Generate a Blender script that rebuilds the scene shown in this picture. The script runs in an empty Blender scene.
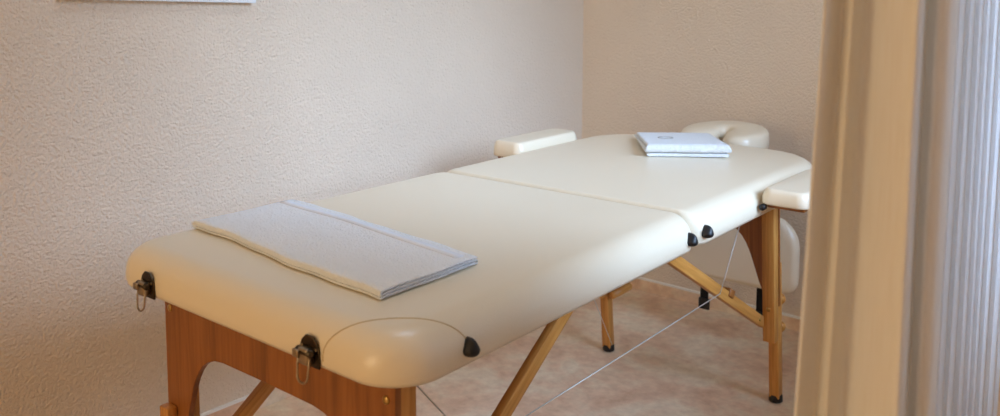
import bpy, bmesh, math, random
from mathutils import Vector, Matrix, Euler
from mathutils.bvhtree import BVHTree
random.seed(4)
S = bpy.context.scene
COL = S.collection
PI = math.pi

# ------------------------------------------------------------------ measures
T = 0.714            # top of the pads
B = 0.646            # underside of the pads
W = 0.7346           # width of the couch
HX = 0.881           # folding joint
LX = 1.755           # far end of the pads
ROT = 0.0344
WALL_X = 2.167
WALL_Y = 1.233
WIN_Y = -1.15        # wall with the window, right of the camera
BACK_X = -4.6
CEIL = 2.5

# ------------------------------------------------------------------ materials
def new_mat(name):
    m = bpy.data.materials.new(name); m.use_nodes = True
    nt = m.node_tree
    b = nt.nodes['Principled BSDF']
    return m, nt, b

def lin(r, g, b):
    f = lambda c: (c/255/12.92) if c/255 <= .04045 else ((c/255+.055)/1.055)**2.4
    return (f(r), f(g), f(b), 1)

def simple(name, col, rough=.5, metal=0, spec=.5):
    m, nt, b = new_mat(name)
    b.inputs['Base Color'].default_value = col
    b.inputs['Roughness'].default_value = rough
    b.inputs['Metallic'].default_value = metal
    b.inputs['Specular IOR Level'].default_value = spec
    return m

def node(nt, typ, **kw):
    n = nt.nodes.new(typ)
    for k, v in kw.items():
        if k in n.inputs: n.inputs[k].default_value = v
        else: setattr(n, k, v)
    return n

def ramp(nt, fac, stops):
    r = nt.nodes.new('ShaderNodeValToRGB')
    e = r.color_ramp.elements
    while len(e) < len(stops): e.new(.5)
    for i, (p, c) in enumerate(stops):
        e[i].position = p; e[i].color = c
    nt.links.new(fac, r.inputs[0])
    return r.outputs[0]

def mat_stucco(name, col):
    m, nt, b = new_mat(name)
    tc = node(nt, 'ShaderNodeTexCoord')
    n1 = node(nt, 'ShaderNodeTexNoise'); n1.inputs['Scale'].default_value = 125; n1.inputs['Detail'].default_value = 3; n1.inputs['Roughness'].default_value = .5
    n2 = node(nt, 'ShaderNodeTexVoronoi'); n2.inputs['Scale'].default_value = 170
    n3 = node(nt, 'ShaderNodeTexNoise'); n3.inputs['Scale'].default_value = 2.2; n3.inputs['Detail'].default_value = 2
    for n in (n1, n2, n3): nt.links.new(tc.outputs['Object'], n.inputs['Vector'])
    ad = node(nt, 'ShaderNodeMath', operation='MULTIPLY_ADD')
    nt.links.new(n2.outputs['Distance'], ad.inputs[0]); ad.inputs[1].default_value = -.35
    nt.links.new(n1.outputs[0], ad.inputs[2])
    bp = node(nt, 'ShaderNodeBump'); bp.inputs['Strength'].default_value = .95; bp.inputs['Distance'].default_value = .0065
    nt.links.new(ad.outputs[0], bp.inputs['Height'])
    nt.links.new(bp.outputs[0], b.inputs['Normal'])
    d = tuple(c*.95 for c in col[:3]) + (1,)
    c = ramp(nt, n3.outputs[0], [(.35, d), (.65, col)])
    nt.links.new(c, b.inputs['Base Color'])
    b.inputs['Roughness'].default_value = .9
    b.inputs['Specular IOR Level'].default_value = .2
    return m

def mat_floor():
    m, nt, b = new_mat('beige marbled floor tile')
    tc = node(nt, 'ShaderNodeTexCoord')
    mp = node(nt, 'ShaderNodeMapping'); nt.links.new(tc.outputs['Object'], mp.inputs[0])
    mp.inputs['Rotation'].default_value = (0, 0, .15); mp.inputs['Scale'].default_value = (1.0, .85, 1)
    n1 = node(nt, 'ShaderNodeTexNoise'); n1.inputs['Scale'].default_value = 5.5; n1.inputs['Detail'].default_value = 7; n1.inputs['Roughness'].default_value = .62; n1.inputs['Distortion'].default_value = .35
    n2 = node(nt, 'ShaderNodeTexNoise'); n2.inputs['Scale'].default_value = 34; n2.inputs['Detail'].default_value = 5; n2.inputs['Roughness'].default_value = .65
    nt.links.new(mp.outputs[0], n1.inputs['Vector']); nt.links.new(mp.outputs[0], n2.inputs['Vector'])
    c1 = ramp(nt, n1.outputs[0], [(.32, lin(228, 186, 154)), (.47, lin(244, 211, 180)), (.6, lin(250, 230, 202)), (.75, lin(242, 218, 190))])
    c2 = ramp(nt, n2.outputs[0], [(.35, (.80, .76, .72, 1)), (.62, (1, 1, 1, 1))])
    mx = node(nt, 'ShaderNodeMixRGB', blend_type='MULTIPLY'); mx.inputs[0].default_value = .75
    nt.links.new(c1, mx.inputs[1]); nt.links.new(c2, mx.inputs[2])
    nt.links.new(mx.outputs[0], b.inputs['Base Color'])
    b.inputs['Roughness'].default_value = .5
    b.inputs['Specular IOR Level'].default_value = .35
    return m

def mat_wood(name, c0, c1, c2, rough=.42):
    # grain runs along the local z axis of each piece
    m, nt, b = new_mat(name)
    tc = node(nt, 'ShaderNodeTexCoord')
    mp = node(nt, 'ShaderNodeMapping'); nt.links.new(tc.outputs['Object'], mp.inputs[0])
    mp.inputs['Scale'].default_value = (1, 1, .06)
    n1 = node(nt, 'ShaderNodeTexNoise'); n1.inputs['Scale'].default_value = 120; n1.inputs['Detail'].default_value = 4; n1.inputs['Distortion'].default_value = .6
    n2 = node(nt, 'ShaderNodeTexNoise'); n2.inputs['Scale'].default_value = 22; n2.inputs['Detail'].default_value = 3
    nt.links.new(mp.outputs[0], n1.inputs['Vector']); nt.links.new(mp.outputs[0], n2.inputs['Vector'])
    mx = node(nt, 'ShaderNodeMath', operation='MULTIPLY_ADD'); mx.inputs[1].default_value = .5
    nt.links.new(n1.outputs[0], mx.inputs[0])
    h = node(nt, 'ShaderNodeMath', operation='MULTIPLY'); h.inputs[1].default_value = .5
    nt.links.new(n2.outputs[0], h.inputs[0]); nt.links.new(h.outputs[0], mx.inputs[2])
    c = ramp(nt, mx.outputs[0], [(.36, c0), (.5, c1), (.64, c2)])
    nt.links.new(c, b.inputs['Base Color'])
    b.inputs['Roughness'].default_value = rough
    return m

def mat_vinyl():
    m, nt, b = new_mat('cream vinyl')
    tc = node(nt, 'ShaderNodeTexCoord')
    n1 = node(nt, 'ShaderNodeTexVoronoi'); n1.inputs['Scale'].default_value = 420
    n2 = node(nt, 'ShaderNodeTexNoise'); n2.inputs['Scale'].default_value = 6; n2.inputs['Detail'].default_value = 2
    nt.links.new(tc.outputs['Object'], n1.inputs['Vector']); nt.links.new(tc.outputs['Object'], n2.inputs['Vector'])
    ad = node(nt, 'ShaderNodeMath', operation='MULTIPLY_ADD'); ad.inputs[1].default_value = .12
    nt.links.new(n1.outputs['Distance'], ad.inputs[0]); nt.links.new(n2.outputs[0], ad.inputs[2])
    bp = node(nt, 'ShaderNodeBump'); bp.inputs['Strength'].default_value = .12; bp.inputs['Distance'].default_value = .01
    nt.links.new(ad.outputs[0], bp.inputs['Height']); nt.links.new(bp.outputs[0], b.inputs['Normal'])
    b.inputs['Base Color'].default_value = lin(242, 228, 203)
    b.inputs['Roughness'].default_value = .30
    b.inputs['Specular IOR Level'].default_value = .65
    return m

def mat_terry(name, col):
    m, nt, b = new_mat(name)
    tc = node(nt, 'ShaderNodeTexCoord')
    n1 = node(nt, 'ShaderNodeTexNoise'); n1.inputs['Scale'].default_value = 210; n1.inputs['Detail'].default_value = 2
    n2 = node(nt, 'ShaderNodeTexNoise'); n2.inputs['Scale'].default_value = 40; n2.inputs['Detail'].default_value = 3
    for n in (n1, n2): nt.links.new(tc.outputs['Object'], n.inputs['Vector'])
    ad = node(nt, 'ShaderNodeMath', operation='ADD')
    nt.links.new(n1.outputs[0], ad.inputs[0]); nt.links.new(n2.outputs[0], ad.inputs[1])
    bp = node(nt, 'ShaderNodeBump'); bp.inputs['Strength'].default_value = .8; bp.inputs['Distance'].default_value = .006
    nt.links.new(ad.outputs[0], bp.inputs['Height']); nt.links.new(bp.outputs[0], b.inputs['Normal'])
    b.inputs['Base Color'].default_value = col
    b.inputs['Roughness'].default_value = .95
    b.inputs['Specular IOR Level'].default_value = .1
    b.inputs['Sheen Weight'].default_value = .35
    return m

def mat_curtain(name, c0, c1, trans, clear, sc):
    m, nt, b = new_mat(name)
    tc = node(nt, 'ShaderNodeTexCoord')
    mp = node(nt, 'ShaderNodeMapping'); nt.links.new(tc.outputs['UV'], mp.inputs[0])
    mp.inputs['Scale'].default_value = (sc, 14, 1)
    n1 = node(nt, 'ShaderNodeTexNoise'); n1.inputs['Scale'].default_value = 1; n1.inputs['Detail'].default_value = 2
    nt.links.new(mp.outputs[0], n1.inputs['Vector'])
    c = ramp(nt, n1.outputs[0], [(.3, c0), (.7, c1)])
    nt.links.new(c, b.inputs['Base Color'])
    b.inputs['Roughness'].default_value = .8
    b.inputs['Specular IOR Level'].default_value = .15
    tr = node(nt, 'ShaderNodeBsdfTranslucent'); nt.links.new(c, tr.inputs[0])
    ms = node(nt, 'ShaderNodeMixShader'); ms.inputs[0].default_value = trans
    nt.links.new(b.outputs[0], ms.inputs[1]); nt.links.new(tr.outputs[0], ms.inputs[2])
    tp = node(nt, 'ShaderNodeBsdfTransparent')
    m2 = node(nt, 'ShaderNodeMixShader'); m2.inputs[0].default_value = clear
    nt.links.new(ms.outputs[0], m2.inputs[1]); nt.links.new(tp.outputs[0], m2.inputs[2])
    out = nt.nodes['Material Output']; nt.links.new(m2.outputs[0], out.inputs[0])
    return m

def mat_glass():
    m, nt, b = new_mat('window glass')
    tp = node(nt, 'ShaderNodeBsdfTransparent'); gl = node(nt, 'ShaderNodeBsdfGlossy'); gl.inputs['Roughness'].default_value = .02
    fr = node(nt, 'ShaderNodeFresnel')
    ms = node(nt, 'ShaderNodeMixShader')
    nt.links.new(fr.outputs[0], ms.inputs[0]); nt.links.new(tp.outputs[0], ms.inputs[1]); nt.links.new(gl.outputs[0], ms.inputs[2])
    nt.links.new(ms.outputs[0], nt.nodes['Material Output'].inputs[0])
    return m

M_WALL = mat_stucco('cream stucco', lin(240, 221, 199))
M_CEIL = simple('matt ceiling paint', lin(242, 238, 230), .9)
M_FLOOR = mat_floor()
M_GROUT = simple('pale sealing joint', lin(250, 246, 238), .6)
M_VINYL = mat_vinyl()
M_SEAM = simple('vinyl seam', lin(214, 192, 152), .6)
M_WOOD = mat_wood('beech wood', lin(180, 118, 50), lin(204, 142, 68), lin(218, 160, 86))
M_PLY = mat_wood('stained plywood', lin(128, 76, 30), lin(150, 90, 38), lin(164, 102, 48))
M_BLACK = simple('black rubber', lin(22, 22, 25), .45)
M_STRAP = simple('black webbing', lin(14, 14, 16), .9)
M_METAL = simple('worn nickel', lin(165, 150, 128), .3, 1)
M_DMETAL = simple('dark metal', lin(74, 64, 52), .36, 1)
M_STEEL = simple('steel cable', lin(215, 213, 208), .4, .4)
M_BRASS = simple('brass', lin(190, 160, 100), .3, 1)
M_TOWEL = mat_terry('white terry', lin(250, 252, 255))
M_TOWEL2 = mat_terry('white terry dense', lin(232, 235, 238))
M_MARK = simple('grey embroidery', lin(165, 160, 156), .8)
M_CURT = mat_curtain('cream drape cloth', lin(247, 240, 230), lin(252, 247, 240), .16, 0.0, 520)
M_SHEER = mat_curtain('sheer net cloth', lin(236, 240, 244), lin(254, 254, 254), .36, .14, 700)
M_WHITE = simple('white lacquer', lin(236, 238, 238), .35)
M_MAT = simple('pale print', lin(210, 212, 205), .7)
M_GLASS = mat_glass()

# ------------------------------------------------------------------ helpers
def link(name, bm, mat, parent=None, loc=None, rot=None, smooth=True, autosm=None):
    me = bpy.data.meshes.new(name); bm.normal_update(); bm.to_mesh(me); bm.free()
    me.materials.append(mat)
    for p in me.polygons: p.use_smooth = smooth
    o = bpy.data.objects.new(name, me); COL.objects.link(o)
    if parent: o.parent = parent
    if loc is not None: o.location = loc
    if rot is not None: o.rotation_euler = rot
    if smooth and autosm:
        me.set_sharp_from_angle(angle=math.radians(autosm))
    return o

def tag(o, label, cat, group=None):
    o['label'] = label; o['category'] = cat
    if group: o['group'] = group
    return o

def empty(name, loc, rz=0, label=None, cat=None):
    o = bpy.data.objects.new(name, None); COL.objects.link(o)
    o.location = loc; o.rotation_euler = (0, 0, rz); o.empty_display_size = .1
    if label: tag(o, label, cat)
    return o

def box_bm(x0, x1, y0, y1, z0, z1, bev=0, seg=2):
    bm = bmesh.new()
    bmesh.ops.create_cube(bm, size=1)
    bmesh.ops.scale(bm, vec=(x1-x0, y1-y0, z1-z0), verts=bm.verts)
    bmesh.ops.translate(bm, vec=((x0+x1)/2, (y0+y1)/2, (z0+z1)/2), verts=bm.verts)
    if bev: bmesh.ops.bevel(bm, geom=bm.edges[:], offset=bev, segments=seg, profile=.5, affect='EDGES')
    return bm

def struct(name, bm, mat, **kw):
    o = link(name, bm, mat, smooth=False, **kw); o['kind'] = 'structure'; return o

def align_z(d):
    return Vector(d).normalized().to_track_quat('Z', 'Y').to_euler()

def bar(name, p0, p1, wx, wy, mat, parent, bev=.003, flat=True):
    """square bar from p0 to p1; its width wy stays along world y"""
    p0 = Vector(p0); p1 = Vector(p1); d = p1-p0
    z = d.normalized(); y = Vector((0, 1, 0)); y = (y-z*y.dot(z)).normalized(); x = y.cross(z)
    m = Matrix((x, y, z)).transposed()
    bm = box_bm(-wx/2, wx/2, -wy/2, wy/2, 0, d.length, bev)
    return link(name, bm, mat, parent, p0, m.to_euler(), smooth=True, autosm=35)

def cyl_bm(r, h, seg=24, profile=None):
    """lathe about z; profile is a list of (r,z)"""
    prof = profile or [(0, 0), (r, 0), (r, h), (0, h)]
    bm = bmesh.new(); rings = []
    for (rr, z) in prof:
        if rr < 1e-6: rings.append([bm.verts.new((0, 0, z))])
        else: rings.append([bm.verts.new((rr*math.cos(2*PI*i/seg), rr*math.sin(2*PI*i/seg), z)) for i in range(seg)])
    for a, b in zip(rings, rings[1:]):
        for i in range(seg):
            j = (i+1) % seg
            if len(a) == 1 and len(b) == 1: continue
            if len(a) == 1: bm.faces.new((a[0], b[j], b[i]))
            elif len(b) == 1: bm.faces.new((a[i], a[j], b[0]))
            else: bm.faces.new((a[i], a[j], b[j], b[i]))
    bmesh.ops.recalc_face_normals(bm, faces=bm.faces)
    return bm

def tube_bm(pts, r, seg=8, closed=False):
    bm = bmesh.new(); pts = [Vector(p) for p in pts]; n = len(pts); rings = []
    up = Vector((0, 0, 1)); prev = None
    for i, p in enumerate(pts):
        a = pts[(i-1) % n] if (closed or i) else p
        b = pts[(i+1) % n] if (closed or i < n-1) else p
        t = (b-a).normalized()
        if prev is None:
            ref = up if abs(t.z) < .9 else Vector((1, 0, 0))
            u = t.cross(ref).normalized()
        else:
            u = (prev-t*prev.dot(t)).normalized()
        prev = u; v = t.cross(u)
        rings.append([bm.verts.new(p+(u*math.cos(2*PI*k/seg)+v*math.sin(2*PI*k/seg))*r) for k in range(seg)])
    m = n if closed else n-1
    for i in range(m):
        a, b = rings[i], rings[(i+1) % n]
        for k in range(seg):
            l = (k+1) % seg
            bm.faces.new((a[k], a[l], b[l], b[k]))
    if not closed:
        bm.faces.new(rings[0][::-1]); bm.faces.new(rings[-1])
    bmesh.ops.recalc_face_normals(bm, faces=bm.faces)
    return bm

def loft_bm(rings, cap0=True, cap1=True, wrap=True):
    bm = bmesh.new(); R = [[bm.verts.new(p) for p in r] for r in rings]
    n = len(R[0])
    for a, b in zip(R, R[1:]):
        for i in range(n if wrap else n-1):
            j = (i+1) % n
            bm.faces.new((a[i], a[j], b[j], b[i]))
    if cap0: bm.faces.new(R[0][::-1])
    if cap1: bm.faces.new(R[-1])
    bmesh.ops.recalc_face_normals(bm, faces=bm.faces)
    return bm

def prism_bm(poly, t, axis='x', bev=0):
    """poly (a,b) extruded by t along axis; axis x: (y,z)"""
    bm = bmesh.new()
    def P(a, b, c):
        return (c, a, b) if axis == 'x' else ((a, c, b) if axis == 'y' else (a, b, c))
    v0 = [bm.verts.new(P(a, b, 0)) for a, b in poly]; v1 = [bm.verts.new(P(a, b, t)) for a, b in poly]
    f0 = bm.faces.new(v0); f1 = bm.faces.new(v1[::-1])
    n = len(poly)
    for i in range(n):
        j = (i+1) % n
        bm.faces.new((v0[i], v1[i], v1[j], v0[j]))
    bmesh.ops.recalc_face_normals(bm, faces=bm.faces)
    if bev:
        ed = [e for f in (f0, f1) for e in f.edges]
        bmesh.ops.bevel(bm, geom=list(set(ed)), offset=bev, segments=2, profile=.5, affect='EDGES')
    return bm

def outline(x0, x1, y0, y1, rs, n=14, bulge=(0, 0), ns=10):
    """rounded rectangle, counter-clockwise; rs radii at (x0y0, x1y0, x1y1, x0y1); bulge = (at x0, at x1) bows the ends"""
    pts = []
    cs = [(x0, y0, PI, rs[0]), (x1, y0, 1.5*PI, rs[1]), (x1, y1, 0, rs[2]), (x0, y1, .5*PI, rs[3])]
    for ci, (cx, cy, a0, r) in enumerate(cs):
        r = max(r, .0008)
        ox = cx+r if cx == x0 else cx-r
        oy = cy+r if cy == y0 else cy-r
        for k in range(n+1):
            a = a0+.5*PI*k/n
            pts.append([ox+r*math.cos(a), oy+r*math.sin(a)])
        # extra points along the following side
        nx = cs[(ci+1) % 4]; r2 = max(nx[3], .0008)
        ex = (nx[0]+r2 if nx[0] == x0 else nx[0]-r2); ey = (nx[1]+r2 if nx[1] == y0 else nx[1]-r2)
        a = a0+.5*PI
        p = (ox+r*math.cos(a), oy+r*math.sin(a)); a2 = nx[2]
        q = (ex+r2*math.cos(a2), ey+r2*math.sin(a2))
        for k in range(1, ns):
            t = k/ns; pts.append([p[0]+(q[0]-p[0])*t, p[1]+(q[1]-p[1])*t])
    ym = (y0+y1)/2; hw = (y1-y0)/2
    for p in pts:
        u = 1-((p[1]-ym)/hw)**2
        w = (p[0]-x0)/(x1-x0)
        p[0] += bulge[1]*u*max(0, 2*w-1) - bulge[0]*u*max(0, 1-2*w)
    return pts

def pad_bm(x0, x1, y0, y1, zb, zt, a0, a1, ay, rs, bulge=(0, 0), crown=.0, bot=.02):
    """upholstered pad: rolled edges of width a0 at x0, a1 at x1, ay at both sides"""
    zc = zb+bot
    rings = []
    steps = [(-1, 1.0)]
    L = []
    # underside
    for th in (-60, -35, -10, 0, 12, 25, 38, 50, 61, 71, 80, 86, 90):
        t = math.radians(th)
        if th <= 0:
            k = (1-math.cos(t))*.15; z = zc+math.sin(t)/math.sin(math.radians(60))*bot
        else:
            k = (1-math.cos(t)**.9); z = zc+(zt-zc)*math.sin(t)
        L.append((k, z))
    for k, z in L:
        ix0, ix1, iy = a0*k, a1*k, ay*k
        o = outline(x0+ix0, x1-ix1, y0+iy, y1-iy, [max(.004, r-(iy+ix)/2) for r, ix in zip(rs, (ix0, ix1, ix1, ix0))], bulge=bulge)
        rings.append([(p[0], p[1], z) for p in o])
    # crown of the top, shrinking rings
    last = rings[-1]; cx = (x0+x1)/2; cy = (y0+y1)/2
    for s in (.92, .8, .62, .4, .2, .06):
        rings.append([(cx+(p[0]-cx)*s, cy+(p[1]-cy)*s, zt+crown*(1-s*s)) for p in last])
    return loft_bm(rings)

# ------------------------------------------------------------------ the room
struct('floor', box_bm(BACK_X, WALL_X, WIN_Y, WALL_Y, -.05, 0), M_FLOOR)
struct('ceiling', box_bm(BACK_X, WALL_X, WIN_Y, WALL_Y, CEIL, CEIL+.05), M_CEIL)
struct('wall_left', box_bm(BACK_X, WALL_X, WALL_Y, WALL_Y+.12, -.05, CEIL+.05), M_WALL)
struct('wall_back', box_bm(WALL_X, WALL_X+.12, WIN_Y-.3, WALL_Y+.12, -.05, CEIL+.05), M_WALL)
struct('wall_front', box_bm(BACK_X-.12, BACK_X, WIN_Y-.3, WALL_Y+.12, -.05, CEIL+.05), M_WALL)
# window wall: one mesh with an opening
WX0, WX1, WZ0, WZ1 = .44, 1.62, .98, 2.44
bm = bmesh.new()
for a in ((BACK_X, WX0, -.05, CEIL+.05), (WX1, WALL_X, -.05, CEIL+.05), (WX0, WX1, -.05, WZ0), (WX0, WX1, WZ1, CEIL+.05)):
    t = box_bm(a[0], a[1], WIN_Y-.22, WIN_Y, a[2], a[3]); me = bpy.data.meshes.new('t'); t.to_mesh(me); t.free(); bm.from_mesh(me)
struct('wall_right', bm, M_WALL)
bm = bmesh.new()
xm = (WX0+WX1)/2
for a in ((WX0, WX1, WZ0, WZ0+.06), (WX0, WX1, WZ1-.06, WZ1), (WX0, WX0+.06, WZ0, WZ1), (WX1-.06, WX1, WZ0, WZ1), (xm-.035, xm+.035, WZ0, WZ1)):
    t = box_bm(a[0], a[1], WIN_Y-.15, WIN_Y-.09, a[2], a[3], .004); me = bpy.data.meshes.new('t'); t.to_mesh(me); t.free(); bm.from_mesh(me)
wf = struct('window_1', bm, M_WHITE)
pane = link('glass_pane', box_bm(WX0+.03, WX1-.03, WIN_Y-.124, WIN_Y-.118, WZ0+.03, WZ1-.03), M_GLASS, wf, smooth=False)
# tile skirting with its pale joint on top
SK = .044
def skirting(name, a, jn):
    s = struct(name, box_bm(*a[0], bev=.0015), M_FLOOR)
    j = link('joint', box_bm(*a[1], bev=.001), M_GROUT, s, smooth=False)
skirting('baseboard_left', ((BACK_X, WALL_X, WALL_Y-.009, WALL_Y, 0, SK), (BACK_X, WALL_X, WALL_Y-.0085, WALL_Y, SK, SK+.008)), 0)
skirting('baseboard_back', ((WALL_X-.009, WALL_X, WIN_Y, WALL_Y-.009, 0, SK), (WALL_X-.0085, WALL_X, WIN_Y, WALL_Y-.009, SK, SK+.008)), 0)

# ------------------------------------------------------------------ the massage table
TB = empty('massage_table', (0, 0, 0), ROT, 'cream folding massage table on beech wood legs in the middle of the room', 'massage table')

near_bm = pad_bm(-.003, HX-.0015, -.010, W+.022, B-.003, T, .055, .016, .058, (.085, .045, .05, .085), crown=.004)
far_bm = pad_bm(HX+.0015, LX, -.010, W+.022, B-.003, T, .016, .05, .058, (.045, .17, .17, .05), bulge=(0, .03), crown=.004)
near_bm.normal_update(); far_bm.normal_update()
bvh = BVHTree.FromBMesh(near_bm)
bvh_f = BVHTree.FromBMesh(far_bm)
pad1 = link('padded_top', near_bm, M_VINYL, TB)
pad2 = link('padded_top', far_bm, M_VINYL, TB)
pad1['label'] = 'near half of the cream padded top'; pad2['label'] = 'far half of the cream padded top'

def surf(p, d, tree=bvh):
    h = tree.ray_cast(Vector(p), Vector(d).normalized())
    return h[0]

# curved corner seams on the near pad
for sy in (0,):
    pts = []
    for k in range(41):
        a = PI*k/40
        # arc in a plan around the corner: from the end face, over the top edge, to the side face
        u = .108*math.cos(a)          # runs along the diagonal tangent
        v = math.sin(a)
        # corner direction
        c = Vector((.085, .085, .655))
        tdir = Vector((1, -1, 0)).normalized()
        idir = Vector((1, 1, 0)).normalized()
        p = c + tdir*u*.93 + Vector((0, 0, 1))*(.000+.050*v**.8) + idir*(-.02+.012*v**1.5)
        ctr = Vector((.17, .17, .62))
        if sy: p.y = W-.002-p.y; ctr.y = W-.002-ctr.y
        d = (p-ctr).normalized()
        h = bvh.ray_cast(p+d*.25, -d)
        if h[0] and h[0].z > B+.003: pts.append(h[0]+h[1]*.0002)
    if len(pts) > 4:
        link('seam', tube_bm(pts, .0011, 6), M_SEAM, pad1)

# thin base boards under the pads
link('base_board', box_bm(.05, HX-.02, .05, W-.05, B-.008, B+.02, .002), M_PLY, TB, smooth=False)
link('base_board', box_bm(HX+.02, LX-.12, .05, W-.05, B-.008, B+.02, .002), M_PLY, TB, smooth=False)
# hinges between the halves
for y in (.12, W-.12):
    link('hinge', box_bm(HX-.045, HX+.045, y-.016, y+.016, B-.011, B-.007, .001), M_METAL, TB, smooth=False)

# latches on the near end
def latch(y):
    prof = []
    poly = [(-.021, -.018), (.021, -.018), (.022, .006), (.017, .019), (.008, .027), (-.008, .027), (-.017, .019), (-.022, .006)]
    x = surf((-1, y, .668), (1, 0, 0)).x
    o = link('latch', prism_bm([(p[0]+0, p[1]) for p in poly], .004, 'x', .001), M_DMETAL, TB, (x-.0035, y, .660), smooth=False)
    # raised body, barrel and lever
    link('body', box_bm(-.013, .001, -.011, .011, -.012, .012, .003), M_METAL, o)
    b2 = cyl_bm(.006, .034, 16, [(0, 0), (.005, 0), (.006, .001), (.006, .033), (.005, .034), (0, .034)])
    bmesh.ops.rotate(b2, cent=(0, 0, 0), matrix=Matrix.Rotation(PI/2, 3, 'X'), verts=b2.verts)
    link('barrel', b2, M_DMETAL, o, (-.0075, .017, .006))
    link('lever', box_bm(-.016, -.009, .006, .019, -.003, .009, .0015), M_METAL, o)
    pts = []
    for k in range(25):
        a = PI+PI*k/24
        pts.append((-.0125+.002*math.sin(a), .0115*math.cos(a), -.028+.010*math.sin(a)))
    pts = [(-.0085, -.0125, .006)]+[(-.0115, -.0125, -.014)]+pts+[(-.0115, .0125, -.014)]+[(-.0085, .0125, .006)]
    link('ring', tube_bm(pts, .0017, 8), M_METAL, o)
    for sy2 in (-.015, .015):
        c = cyl_bm(.003, .002, 12, [(0, 0), (.0028, 0), (.002, .0014), (0, .0018)])
        bmesh.ops.rotate(c, cent=(0, 0, 0), matrix=Matrix.Rotation(-PI/2, 3, 'Y'), verts=c.verts)
        link('rivet', c, M_METAL, o, (0, sy2, .010))
latch(.612); latch(.168)

# rubber bumpers on the long sides
def bumper(x, side, z=.668):
    y = surf((x, -1 if side < 0 else 2, z), (0, 1 if side < 0 else -1, 0), bvh if x < HX else bvh_f).y
    poly = []
    # heart-like plate: pointed at the top, two lobes below
    for k in range(32):
        a = 2*PI*k/32
        r = .0135*(1+.28*max(0, math.sin(a))**6)
        poly.append((r*math.cos(a)*(1-.28*max(0, math.sin(a))), r*math.sin(a)*(1 if math.sin(a) > 0 else .8)))
    rings = []
    for s, d in ((1, -.004), (1, .003), (.97, .006), (.86, .010), (.68, .0135), (.42, .0155), (.15, .0165)):
        rings.append([(p[0]*s, side*d, p[1]*s - (1-s)*.002) for p in poly])
    return link('rubber_bumper', loft_bm(rings), M_BLACK, TB, (x, y, z))
for x in (.139, .838, .916, 1.585):
    bumper(x, -1); bumper(x, 1)

# end panels with an arch, posts, telescopic legs
def panel_poly():
    """(y,z) outline of the arched end panel, y from .065 to .680"""
    y0, y1 = .065, .680
    zl = .30
    pts = [(y0, B-.001), (y0, zl)]
    # right foot of the panel tapers into the post
    pts += [(y0+.036, zl)]
    def cub(p0, p1, p2, p3, n=12):
        return [tuple((1-t)**3*p0[i]+3*(1-t)**2*t*p1[i]+3*(1-t)*t*t*p2[i]+t**3*p3[i] for i in (0, 1)) for t in [k/n for k in range(1, n+1)]]
    a = (y0+.040, zl+.02)
    inner = [a]+cub(a, (y0+.085, .40), (y0+.072, .525), (y0+.185, .530))
    pts += inner
    mid = (y0+y1)/2
    mir = [(2*mid-p[0], p[1]) for p in inner][::-1]
    pts += [(mid, .531)] + mir + [(y1-.036, zl), (y1, zl), (y1, B-.001)]
    return pts

def leg_set(sign, xtop, xfoot_extra):
    """sign -1: near end, +1 far end.  xtop: x of the post axis under the board"""
    zt = B-.006
    def X(z): return xtop + xfoot_extra*(zt-z)/zt
    d = Vector((xfoot_extra, 0, -zt)).normalized()
    n = Vector((-d.z, 0, d.x)) * sign         # outward normal of the leg plane
    ang = math.atan2(xfoot_extra, zt)
    # panel
    bm = prism_bm(panel_poly(), .012, 'x', .0012)
    bmesh.ops.translate(bm, vec=(-.006, 0, -zt), verts=bm.verts)
    p = link('end_panel', bm, M_PLY, TB, (xtop+n.x*.0225, 0, zt), (0, -ang, 0), smooth=False)
    p['label'] = 'arched brown plywood panel'
    for y in (.0835, .6615 if sign < 0 else .650):
        up = bar('leg', (X(zt), y, zt), (X(.20), y, .20), .033, .035, M_WOOD, TB)
        off = n*.034 if sign > 0 else n*.039
        zf = .014
        p0 = Vector((X(.42), y, .42 if sign > 0 else .405))+off; p1 = Vector((X(zf), y, zf))+off
        k = p1.z-zf; p1 = p1 + d*(k/-d.z)
        lo = bar('leg_extension', p0, p1, .030 if sign > 0 else .020, .030, M_WOOD, TB)
        lo.parent = up; lo.matrix_parent_inverse = up.matrix_basis.inverted()
        def adopt(o):
            o.parent = up; o.matrix_parent_inverse = up.matrix_basis.inverted(); return o
        f = cyl_bm(.0, .0, 20, [(0, 0), (.017, 0), (.0195, .003), (.0195, .017), (.018, .022), (0, .022)])
        adopt(link('rubber_foot', f, M_BLACK, None, (p1.x+d.x*.01, y, 0)))
        for zk in (.30, .215):
            c = Vector((X(zk), y, zk))+off+n*.015
            kb = cyl_bm(.0, .0, 24, [(0, 0), (.005, 0), (.005, .006), (.015, .007), (.0175, .010), (.0175, .021), (.014, .026), (0, .027)])
            ko = adopt(link('adjusting_knob', kb, M_WOOD, None, c, align_z(n)))
        for zk in (B-.055, .30):
            c = Vector((X(zk), y, zk))+n*(.0285 if sign < 0 else -.016)*(1 if sign < 0 else 1)
            sc = cyl_bm(.0, .0, 16, [(0, 0), (.007, 0), (.0065, .0018), (.003, .0028), (0, .0022)])
            adopt(link('bolt', sc, M_BRASS, None, c, align_z(n if sign < 0 else -n)))
    return X, n
Xn, nn = leg_set(-1, .0925, 0.0)
Xf, nf = leg_set(1, 1.508, .068)

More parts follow.
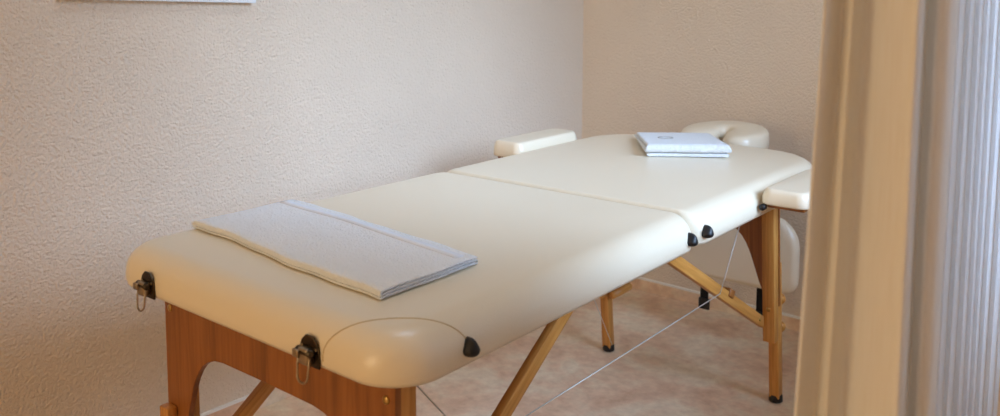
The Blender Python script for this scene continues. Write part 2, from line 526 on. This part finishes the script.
# diagonal braces
def brace(p0, p1, y, lab=None):
    b = bar('brace', (p0[0], y, p0[1]), (p1[0], y, p1[1]), .030, .018, M_WOOD, TB)
    for q in (.06, .94):
        c = Vector((p0[0]+(p1[0]-p0[0])*q, y-.009, p0[1]+(p1[1]-p0[1])*q))
        s = cyl_bm(0, 0, 14, [(0, 0), (.006, 0), (.005, .0025), (0, .003)])
        o = link('bolt', s, M_BRASS, None, c, align_z((0, -1, 0))); o.parent = b; o.matrix_parent_inverse = b.matrix_basis.inverted()
    return b
for y in (.105, W-.105+.01):
    brace((.105, .27), (.64, .640), y)
    fb = brace((1.540, .252), (.865, .640), y)
    # folding joint of the far brace
    j = link('joint_block', box_bm(-.016, .016, -.013, .013, -.011, .011, .003), M_PLY, None, (1.300, y, .405), (0, .52, 0))
    j.parent = fb; j.matrix_parent_inverse = fb.matrix_basis.inverted()

# steel support cables
def cable(pts, r=.0013):
    return link('support_cable', tube_bm(pts, r, 6), M_STEEL, TB)
for y in (.09, W-.088):
    cable([(1.37, y, B-.005), (1.217, y, .428)])
    cable([(1.217, y, .428), (.27, y, .428)])
    cable([(.27, y, .428), (.085, y, B-.005)])
cable([(1.614, W-.10, .012), (1.56, W-.10, .10), (1.23, W-.10, B-.005)], .0013)
# round cross dowel beside the far left leg
dw = cyl_bm(0, 0, 20, [(0, 0), (.014, 0), (.014, .105), (.011, .110), (0, .112)])
link('dowel', dw, M_WOOD, TB, (1.560, W-.125, .212), (0, PI/2, 0))

# side armrests
def armrest(side):
    y_in = -.011 if side < 0 else W+.024
    y_out = y_in+side*.118
    x0, x1 = (1.192, 1.53) if side < 0 else (1.262, 1.60)
    ya, yb = min(y_in, y_out), max(y_in, y_out)
    zt, zb = (.717, .680) if side < 0 else (.728, .680)
    bm = pad_bm(x0, x1, ya, yb, zb, zt, .014, .02, .016, (.03, .045, .045, .03), crown=.002, bot=.010)
    # gentle forward dip of the outer edge
    o = link('armrest', bm, M_VINYL, TB)
    o['label'] = 'cream padded side armrest'
    link('board', box_bm(x0+.02, x1-.03, ya+.015, yb-.015, zb-.011, zb+.002, .002), M_PLY, o, smooth=False)
    yi = y_in-side*.02
    link('bracket', box_bm(x0+.05, x0+.09, min(yi, y_out-side*.04), max(yi, y_out-side*.04), zb-.018, zb-.011, .001), M_METAL, o, smooth=False)
    k = cyl_bm(0, 0, 16, [(0, 0), (.007, 0), (.008, .002), (.008, .014), (.006, .017), (0, .018)])
    link('peg', k, M_BLACK, o, (x0+.012, y_in+side*.010, zb-.008), align_z((-1, 0, 0)))
armrest(-1); armrest(1)

# face cradle at the far end
def face_cradle():
    cx, cy, zc = 1.93, .406, .693
    R, hw = .095, .064
    path = []
    n = 44
    for k in range(n+1):
        t = k/n
        # U opening towards the table, legs of the U bend inwards
        a = math.radians(-158+316*t)
        rx = .088; ry = .079
        path.append(Vector((cx+rx*math.cos(a), cy+ry*math.sin(a), 0)))
    rings = []
    m = 20
    for i, p in enumerate(path):
        a = path[max(0, i-1)]; b = path[min(n, i+1)]
        t = (b-a).normalized(); nrm = Vector((t.y, -t.x, 0))
        e = min(i, n-i)/5
        s = math.sin(min(1, e)*PI/2)**.5 if e < 1 else 1
        s = max(.12, s)
        tilt = .10*(p.x-cx)
        ring = []
        for j in range(m):
            th = 2*PI*j/m
            c, sn = math.cos(th), math.sin(th)
            u = abs(c)**.5*(1 if c >= 0 else -1)*hw*s
            v = abs(sn)**.5*(1 if sn >= 0 else -1)*.040*(.45+.55*s)
            ring.append(p+nrm*u+Vector((0, 0, zc+v+tilt)))
        rings.append(ring)
    o = link('face_cradle', loft_bm(rings), M_VINYL, TB)
    o['label'] = 'cream horseshoe face cushion'
    link('platform', prism_bm([(p.x, p.y) for p in path], .010, 'z', .002), M_PLY, o, (0, 0, zc-.042), smooth=False)
    for y in (cy-.055, cy+.055):
        link('rod', tube_bm([(LX-.10, y, B-.012), (LX+.03, y, B-.012), (cx-.03, y, zc-.045), (cx+.05, y, zc-.045)], .006, 10), M_METAL, o)
face_cradle()

# ------------------------------------------------------------------ hanging armrest
def tworld(p):
    return Matrix.Rotation(ROT, 4, 'Z') @ Vector(p)
SX = 1.90
c = tworld((SX, .363, 0))
SL = empty('hanging_armrest', (c.x, c.y, .222), ROT, 'cream padded arm shelf hanging on black straps under the far end of the massage table', 'arm shelf')
def sling():
    hw = .232
    z0, z1 = 0, .250
    prof = []
    for th in range(-90, 91, 15):
        t = math.radians(th); prof.append((1-math.cos(t), math.sin(t)))
    rings = []
    for k, s in prof:
        o = outline(-hw+.02*k, hw-.02*k, z0+.02*k, z1-.02*k, (.045, .045, .10, .10))
        rings.append([(.024*s, p[0], p[1]) for p in o])
    link('cushion', loft_bm(rings), M_VINYL, SL)
    for y in (-.102, .098):
        h = .652-.222
        st = link('strap', box_bm(.0245, .0265, y-.0150, y+.0150, -.090, h-.003, .0008), M_STRAP, SL, smooth=False)
        # tail with a folded end and side-release buckle
        link('buckle', box_bm(.020, .031, y-.020, y+.020, -.128, -.088, .004), M_BLACK, st)
sling()

# ------------------------------------------------------------------ towels
def sheet_profile(layers, width, th, gap, step=.01):
    """zig-zag folded cloth cross-section: list of centre points (u,w) in order; folds alternate sides"""
    pts = []
    r = (th+gap)/2
    for l in range(layers):
        w = th/2+l*(th+gap)
        us = [i/16 for i in range(17)]
        if l % 2: us = us[::-1]
        for u in us: pts.append((r+(width-2*r)*u, w))
        if l < layers-1:
            s = 1 if l % 2 == 0 else -1
            cx = (width-r) if s > 0 else r
            for k in range(1, 8):
                a = -PI/2+PI*k/8
                pts.append((cx+s*r*math.cos(a), w+r+r*math.sin(a)))
    return pts

def folded_bm(layers, width, length, th, gap, wob, ny=40, drop=None, seed=1, shrink=.0):
    rnd = random.Random(seed)
    cen = sheet_profile(layers, width, th, gap)
    n = len(cen)
    ph = [rnd.uniform(0, 6.28) for _ in range(12)]
    rings = []
    q = th/2/length if length < .9 else .006
    vs_ = sorted(set([0, q*.12, q*.4, q*.75, q*1.2]+[j/ny for j in range(1, ny)]+[1-q*1.2, 1-q*.75, 1-q*.4, 1-q*.12, 1]))
    for v in vs_:
        y = length*v
        # pinched cloth ends
        dd = min(1, min(v, 1-v)/(q*1.2))
        hh = th/2*(.12+.88*math.sqrt(max(0, 1-(1-dd)**2)))
        # normals
        top, bot = [], []
        for i, (u, w) in enumerate(cen):
            a = cen[max(0, i-1)]; b = cen[min(n-1, i+1)]
            tx, tz = b[0]-a[0], b[1]-a[1]; l = math.hypot(tx, tz) or 1
            nx, nz = -tz/l, tx/l
            lay = w/(th+gap)
            du = wob*math.sin(y*9+ph[0]+lay*1.3)*(.4+.6*lay)+wob*.6*math.sin(y*23+ph[1]+lay*2)
            dw = wob*.35*(1+math.sin(u*21+ph[2]+lay)*math.sin(y*13+ph[3]))*(w/(layers*(th+gap)))
            e = .75 if i in (0, n-1) else 1
            dy = (rnd.random()-.5)*0 + shrink*math.sin(lay*2.1+ph[4])*(v-.5)
            for lst, s in ((top, 1), (bot, -1)):
                lst.append((u+du+nx*hh*s*e, y+dy, max(.0002, w+nz*hh*s*e+dw)))
        rings.append(top+bot[::-1])
    return loft_bm(rings)

def pad_height(x, y):
    """height of the couch surface at local x,y"""
    h = bvh.ray_cast(Vector((x, y, 2)), Vector((0, 0, -1)))
    return h[0].z if h[0] else None

# large towel across the near half: corners in the table's own frame
A = Vector((.152, .722)); Bc = Vector((.389, .722)); C = Vector((.322, .131)); D = Vector((.098, .133))
bm = folded_bm(3, 1.0, 1.0, .0042, .0008, .0, ny=60)
# rows: u across (D-A side = 0, C-B side = 1: the fold), v along from the right (0) to the left (1)
rnd = random.Random(3)
for v in bm.verts:
    u, w = v.co.x, v.co.y; z = v.co.z
    base = D.lerp(C, u).lerp(A.lerp(Bc, u), w)
    wx = .0034*math.sin(w*9+1.2)+.0016*math.sin(w*27+u*3)
    lift = .0015*(1+math.sin(w*9+u*5))*(z/.018)
    x, y = base.x+wx, base.y+.002*math.sin(u*9)
    hz = pad_height(min(max(x, .01), .8), min(max(y, .0), W)) or T
    v.co = Vector((x, y, hz+.0012+z+lift*.7))
R4 = Matrix.Rotation(ROT, 4, 'Z')
tw_origin = R4 @ Vector((.24, .43, T))
bmesh.ops.transform(bm, matrix=R4, verts=bm.verts)
bmesh.ops.translate(bm, vec=-tw_origin, verts=bm.verts)
tw = link('towel', bm, M_TOWEL, None, tw_origin, smooth=True, autosm=60)
tag(tw, 'wide white terry towel folded flat across the near half of the massage table', 'towel')
# woven border bands on its upper layer
def band(u0, u1, w0, w1, nm):
    b = bmesh.new(); N = 50
    g = []
    for i in range(N+1):
        row = []
        for k in range(3):
            u = u0+(u1-u0)*k/2; w = w0+(w1-w0)*i/N
            base = D.lerp(C, u).lerp(A.lerp(Bc, u), w)
            x = base.x+.0022*math.sin(w*11+1.2); y = base.y+.002*math.sin(u*9)
            h = tw_bvh.ray_cast((R4 @ Vector((x, y, 1)))-tw_origin, Vector((0, 0, -1)))
            row.append(b.verts.new((h[0] if h[0] else Vector((0, 0, 0)))+Vector((0, 0, .0002))))
        g.append(row)
    for i in range(N):
        for k in range(2): b.faces.new((g[i][k], g[i+1][k], g[i+1][k+1], g[i][k+1]))
    o = link(nm, b, M_TOWELB, tw)
    md = o.modifiers.new('s', 'SOLIDIFY'); md.thickness = .0016; md.offset = 0
M_TOWELB = simple('smooth woven towel border', lin(240, 243, 250), .9, 0, .2)
tmpb = bmesh.new(); tmpb.from_mesh(tw.data); tw_bvh = BVHTree.FromBMesh(tmpb); tmpb.free()
band(.84, .93, .03, .97, 'woven_border')

# small thick folded towel on the far half
P = Vector((1.365, .388)); Q = Vector((1.500, .196))
ax = (Q-P).normalized(); az = Vector((-ax.y, ax.x))          # az points to the far left
if az.x < 0: az = -az
ln = (Q-P).length
bm = folded_bm(3, .325, ln, .0106, .0004, .0034, ny=30, seed=5, shrink=.010)
mt = Matrix(((az.x, ax.x, 0, 0), (az.y, ax.y, 0, 0), (0, 0, 1, 0), (0, 0, 0, 1)))
bmesh.ops.transform(bm, matrix=mt, verts=bm.verts)
bmesh.ops.recalc_face_normals(bm, faces=bm.faces)
ctr = Vector((P.x, P.y, T+.0046))
for v in bm.verts:
    # the pile is a little lower at the far end
    k = (v.co.x*az.x+v.co.y*az.y)/.27
    v.co.z *= 1.08-.42*max(0, k)
bmesh.ops.transform(bm, matrix=R4, verts=bm.verts)
o2 = R4 @ ctr
tw2 = link('towel', bm, M_TOWEL2, None, o2, smooth=True, autosm=60)
tag(tw2, 'small thick white towel folded in layers on the far half of the massage table', 'towel')
# faint oval mark stitched on its top
q = bmesh.new(); q.from_mesh(tw2.data); t2 = BVHTree.FromBMesh(q); q.free()
pts = []
mc = P+az*.17+ax*.075
for k in range(40):
    a = 2*PI*k/40
    pp = mc+ax*(.022*math.cos(a))+az*(.022*math.sin(a))
    h = t2.ray_cast((R4 @ Vector((pp.x, pp.y, 1)))-o2, Vector((0, 0, -1)))
    if h[0]: pts.append(h[0]+Vector((0, 0, .0006)))
if len(pts) > 10:
    link('oval_mark', tube_bm(pts, .0016, 6, closed=True), M_MARK, tw2)
# ------------------------------------------------------------------ picture on the left wall
px0, px1 = .10, .603
pf = empty('picture_frame', (px1, WALL_Y-.001, 1.149), 0, 'white framed picture hanging on the left wall, only its lower edge in view', 'picture')
pf.rotation_euler = (0, .022, 0)
wd = px1-px0; hh = .45
bm = bmesh.new()
for a in ((-wd, 0, 0, .03), (-wd, 0, hh-.03, hh), (-wd, -wd+.03, .03, hh-.03), (-.03, 0, .03, hh-.03)):
    t = box_bm(a[0], a[1], -.022, 0, a[2], a[3], .0015); me = bpy.data.meshes.new('t'); t.to_mesh(me); t.free(); bm.from_mesh(me)
link('frame', bm, M_WHITE, pf, smooth=False)
link('print', box_bm(-wd+.028, -.028, -.012, -.002, .028, hh-.028), M_MAT, pf, smooth=False)

# ------------------------------------------------------------------ curtain
CAMX, CAMY, YAW = -.7304, -.8103, .7108
def cpt(px, t):
    a = YAW-math.atan((px-500)/856)
    return Vector((CAMX+t*math.cos(a), CAMY+t*math.sin(a)))
# plan of the gathered curtain, from its free edge beside the couch to the window wall
plan = [cpt(*q) for q in ((842,.960),(830,.935),(821,.905),(816,.882),(818,.870),(824,.880),(830,.898),(836,.906),(842,.900),(847,.898),(851,.908),(856,.926),(861,.934),(868,.932),
        (882,.920),(900,.904),(912,.896),(918,.898),(922,.915),(925,.960),(928,.972),(932,.966),(938,.955),(948,.957),(953,.963),(956.5,.975),(957.5,.995),(956,1.015),(953,1.02))]
def catmull(P, n):
    out = []
    P = [Vector(p) for p in P]
    for i in range(len(P)-1):
        p0 = P[max(0, i-1)]; p1 = P[i]; p2 = P[i+1]; p3 = P[min(len(P)-1, i+2)]
        for k in range(n):
            t = k/n
            out.append(.5*((2*p1)+(-p0+p2)*t+(2*p0-5*p1+4*p2-p3)*t*t+(-p0+3*p1-3*p2+p3)*t**3))
    out.append(P[-1]); return out
zs = [.015+(2.46-.015)*i/48 for i in range(49)]
def drape(name, plan, mat, flare, label, cat='curtain'):
    cl = catmull(plan, 8)
    bm = bmesh.new(); uvl = bm.loops.layers.uv.new('UVMap')
    acc = [0]
    for a, b in zip(cl, cl[1:]): acc.append(acc[-1]+(b-a).length)
    grid = []
    for z in zs:
        row = []
        k = (z-1.0)
        for i, p in enumerate(cl):
            f = max(0, 1-acc[i]/.28)*flare                 # the free edge flares out towards the hem
            x = p.x + .0022*math.sin(z*3+acc[i]*9)
            y = p.y + (-.045*k*f) + .0018*math.sin(z*2.3+acc[i]*15)
            row.append(bm.verts.new((x, y, z)))
        grid.append(row)
    for j in range(len(zs)-1):
        for i in range(len(cl)-1):
            f = bm.faces.new((grid[j][i], grid[j][i+1], grid[j+1][i+1], grid[j+1][i]))
            for l, (ii, jj) in zip(f.loops, ((i, j), (i+1, j), (i+1, j+1), (i, j+1))):
                l[uvl].uv = (acc[ii], zs[jj])
    return tag(link(name, bm, mat), label, cat)
# the heavier drape ends where the net curtain begins
drape('curtain', plan, M_CURT, 1, 'tan cream curtain hanging in broad soft folds at the right, beside the massage table')
net = [cpt(*q) for q in ((944, 1.06), (952, 1.05), (956, 1.03), (959.5, 1.035), (961, 1.065), (963, 1.085), (966, 1.07), (968.5, 1.075), (970, 1.11), (972, 1.13),
        (975.5, 1.115), (978, 1.115), (979.5, 1.155), (982, 1.18), (985, 1.17), (987.5, 1.17), (989.2, 1.205), (990.5, 1.225), (993, 1.215), (995.5, 1.215), (996.7, 1.25), (998, 1.27),
        (1001, 1.26), (1003, 1.26), (1004.5, 1.285), (1006, 1.305), (1010, 1.295), (1012, 1.30), (1014, 1.325), (1016, 1.335), (1020, 1.325))]
drape('net_curtain', net, M_SHEER, 0, 'thin bluish white net curtain in narrow folds at the right edge, behind the tan curtain', 'net curtain')
# rail that carries it
rail = link('curtain_rail', box_bm(.0, 2.1, -.64, -.60, 2.46, 2.5, .003), M_WHITE, smooth=False)
rail['kind'] = 'structure'; rail.name = 'trim_1'

# ------------------------------------------------------------------ light
w = bpy.data.worlds.new('World'); S.world = w; w.use_nodes = True
nt = w.node_tree; bg = nt.nodes['Background']
tc = node(nt, 'ShaderNodeTexCoord'); sp = node(nt, 'ShaderNodeSeparateXYZ')
nt.links.new(tc.outputs['Generated'], sp.inputs[0])
c = ramp(nt, sp.outputs['Z'], [(0.0, (.09, .10, .11, 1)), (.02, (.26, .366, .53, 1)), (.7, (.56, .795, 1.15, 1))])
# sky brightness lobe added to throw a brighter spot on the left wall
dt = node(nt, 'ShaderNodeVectorMath', operation='DOT_PRODUCT'); nt.links.new(tc.outputs['Generated'], dt.inputs[0])
gd = Vector((.02, -1, .70)).normalized(); dt.inputs[1].default_value = gd
gl = node(nt, 'ShaderNodeMapRange', interpolation_type='SMOOTHSTEP')
nt.links.new(dt.outputs['Value'], gl.inputs[0])
gl.inputs[1].default_value = .80; gl.inputs[2].default_value = .985; gl.inputs[3].default_value = .35; gl.inputs[4].default_value = 2.2
ml = node(nt, 'ShaderNodeVectorMath', operation='SCALE'); nt.links.new(c, ml.inputs[0]); nt.links.new(gl.outputs[0], ml.inputs['Scale'])
nt.links.new(ml.outputs[0], bg.inputs[0]); bg.inputs[1].default_value = 17.0
pl = bpy.data.lights.new('window portal', 'AREA'); pl.shape = 'RECTANGLE'; pl.size = WX1-WX0; pl.size_y = WZ1-WZ0
pl.cycles.is_portal = True
po = bpy.data.objects.new('window_portal', pl); COL.objects.link(po)
po.location = ((WX0+WX1)/2, WIN_Y-.16, (WZ0+WZ1)/2); po.rotation_euler = (PI/2, 0, 0)   # faces +y
# unseen warm source well behind the camera
wl = bpy.data.lights.new('warm light from behind', 'AREA'); wl.energy = 47; wl.color = (1, .80, .49)
wl.shape = 'RECTANGLE'; wl.size = .9; wl.size_y = 1.8
wo = bpy.data.objects.new('warm_rear_light', wl); COL.objects.link(wo); wo.location = (BACK_X+.05, .45, 1.35)
wo.rotation_euler = (PI/2, 0, -PI/2)      # faces +x

# cool fill light added above the couch to lift towel and pads
cl_ = bpy.data.lights.new('cool overhead fill', 'AREA'); cl_.shape = 'DISK'; cl_.size = .6; cl_.energy = 7; cl_.color = (.62, .80, 1)
cb_ = bpy.data.objects.new('cool_overhead_fill', cl_); COL.objects.link(cb_); cb_.location = (.6, .3, CEIL-.04)

# ------------------------------------------------------------------ camera
cam = bpy.data.cameras.new('camera'); co = bpy.data.objects.new('camera', cam); COL.objects.link(co)
yaw, pit, rol, F, py = .7108086, .0964454, .0032342, 856.147, 77.9866
Fv = Vector((math.cos(yaw)*math.cos(pit), math.sin(yaw)*math.cos(pit), -math.sin(pit)))
R = Vector((math.sin(yaw), -math.cos(yaw), 0)); U = R.cross(Fv)
R2 = R*math.cos(rol)+U*math.sin(rol); U2 = R2.cross(Fv)
m = Matrix((R2, U2, -Fv)).transposed().to_4x4()
m.translation = Vector((-.7304447, -.8102809, 1.1726964))
co.matrix_world = m
cam.sensor_width = 36; cam.lens = F*36/1000
cam.shift_y = (py-208)/1000
cam.clip_start = .02
cam.dof.use_dof = True; cam.dof.focus_distance = 1.75; cam.dof.aperture_fstop = 4.5
S.camera = co
vs = S.view_settings; vs.view_transform = 'Standard'; vs.look = 'None'; vs.gamma = 1; vs.use_curve_mapping = False
vs.exposure = -0.29
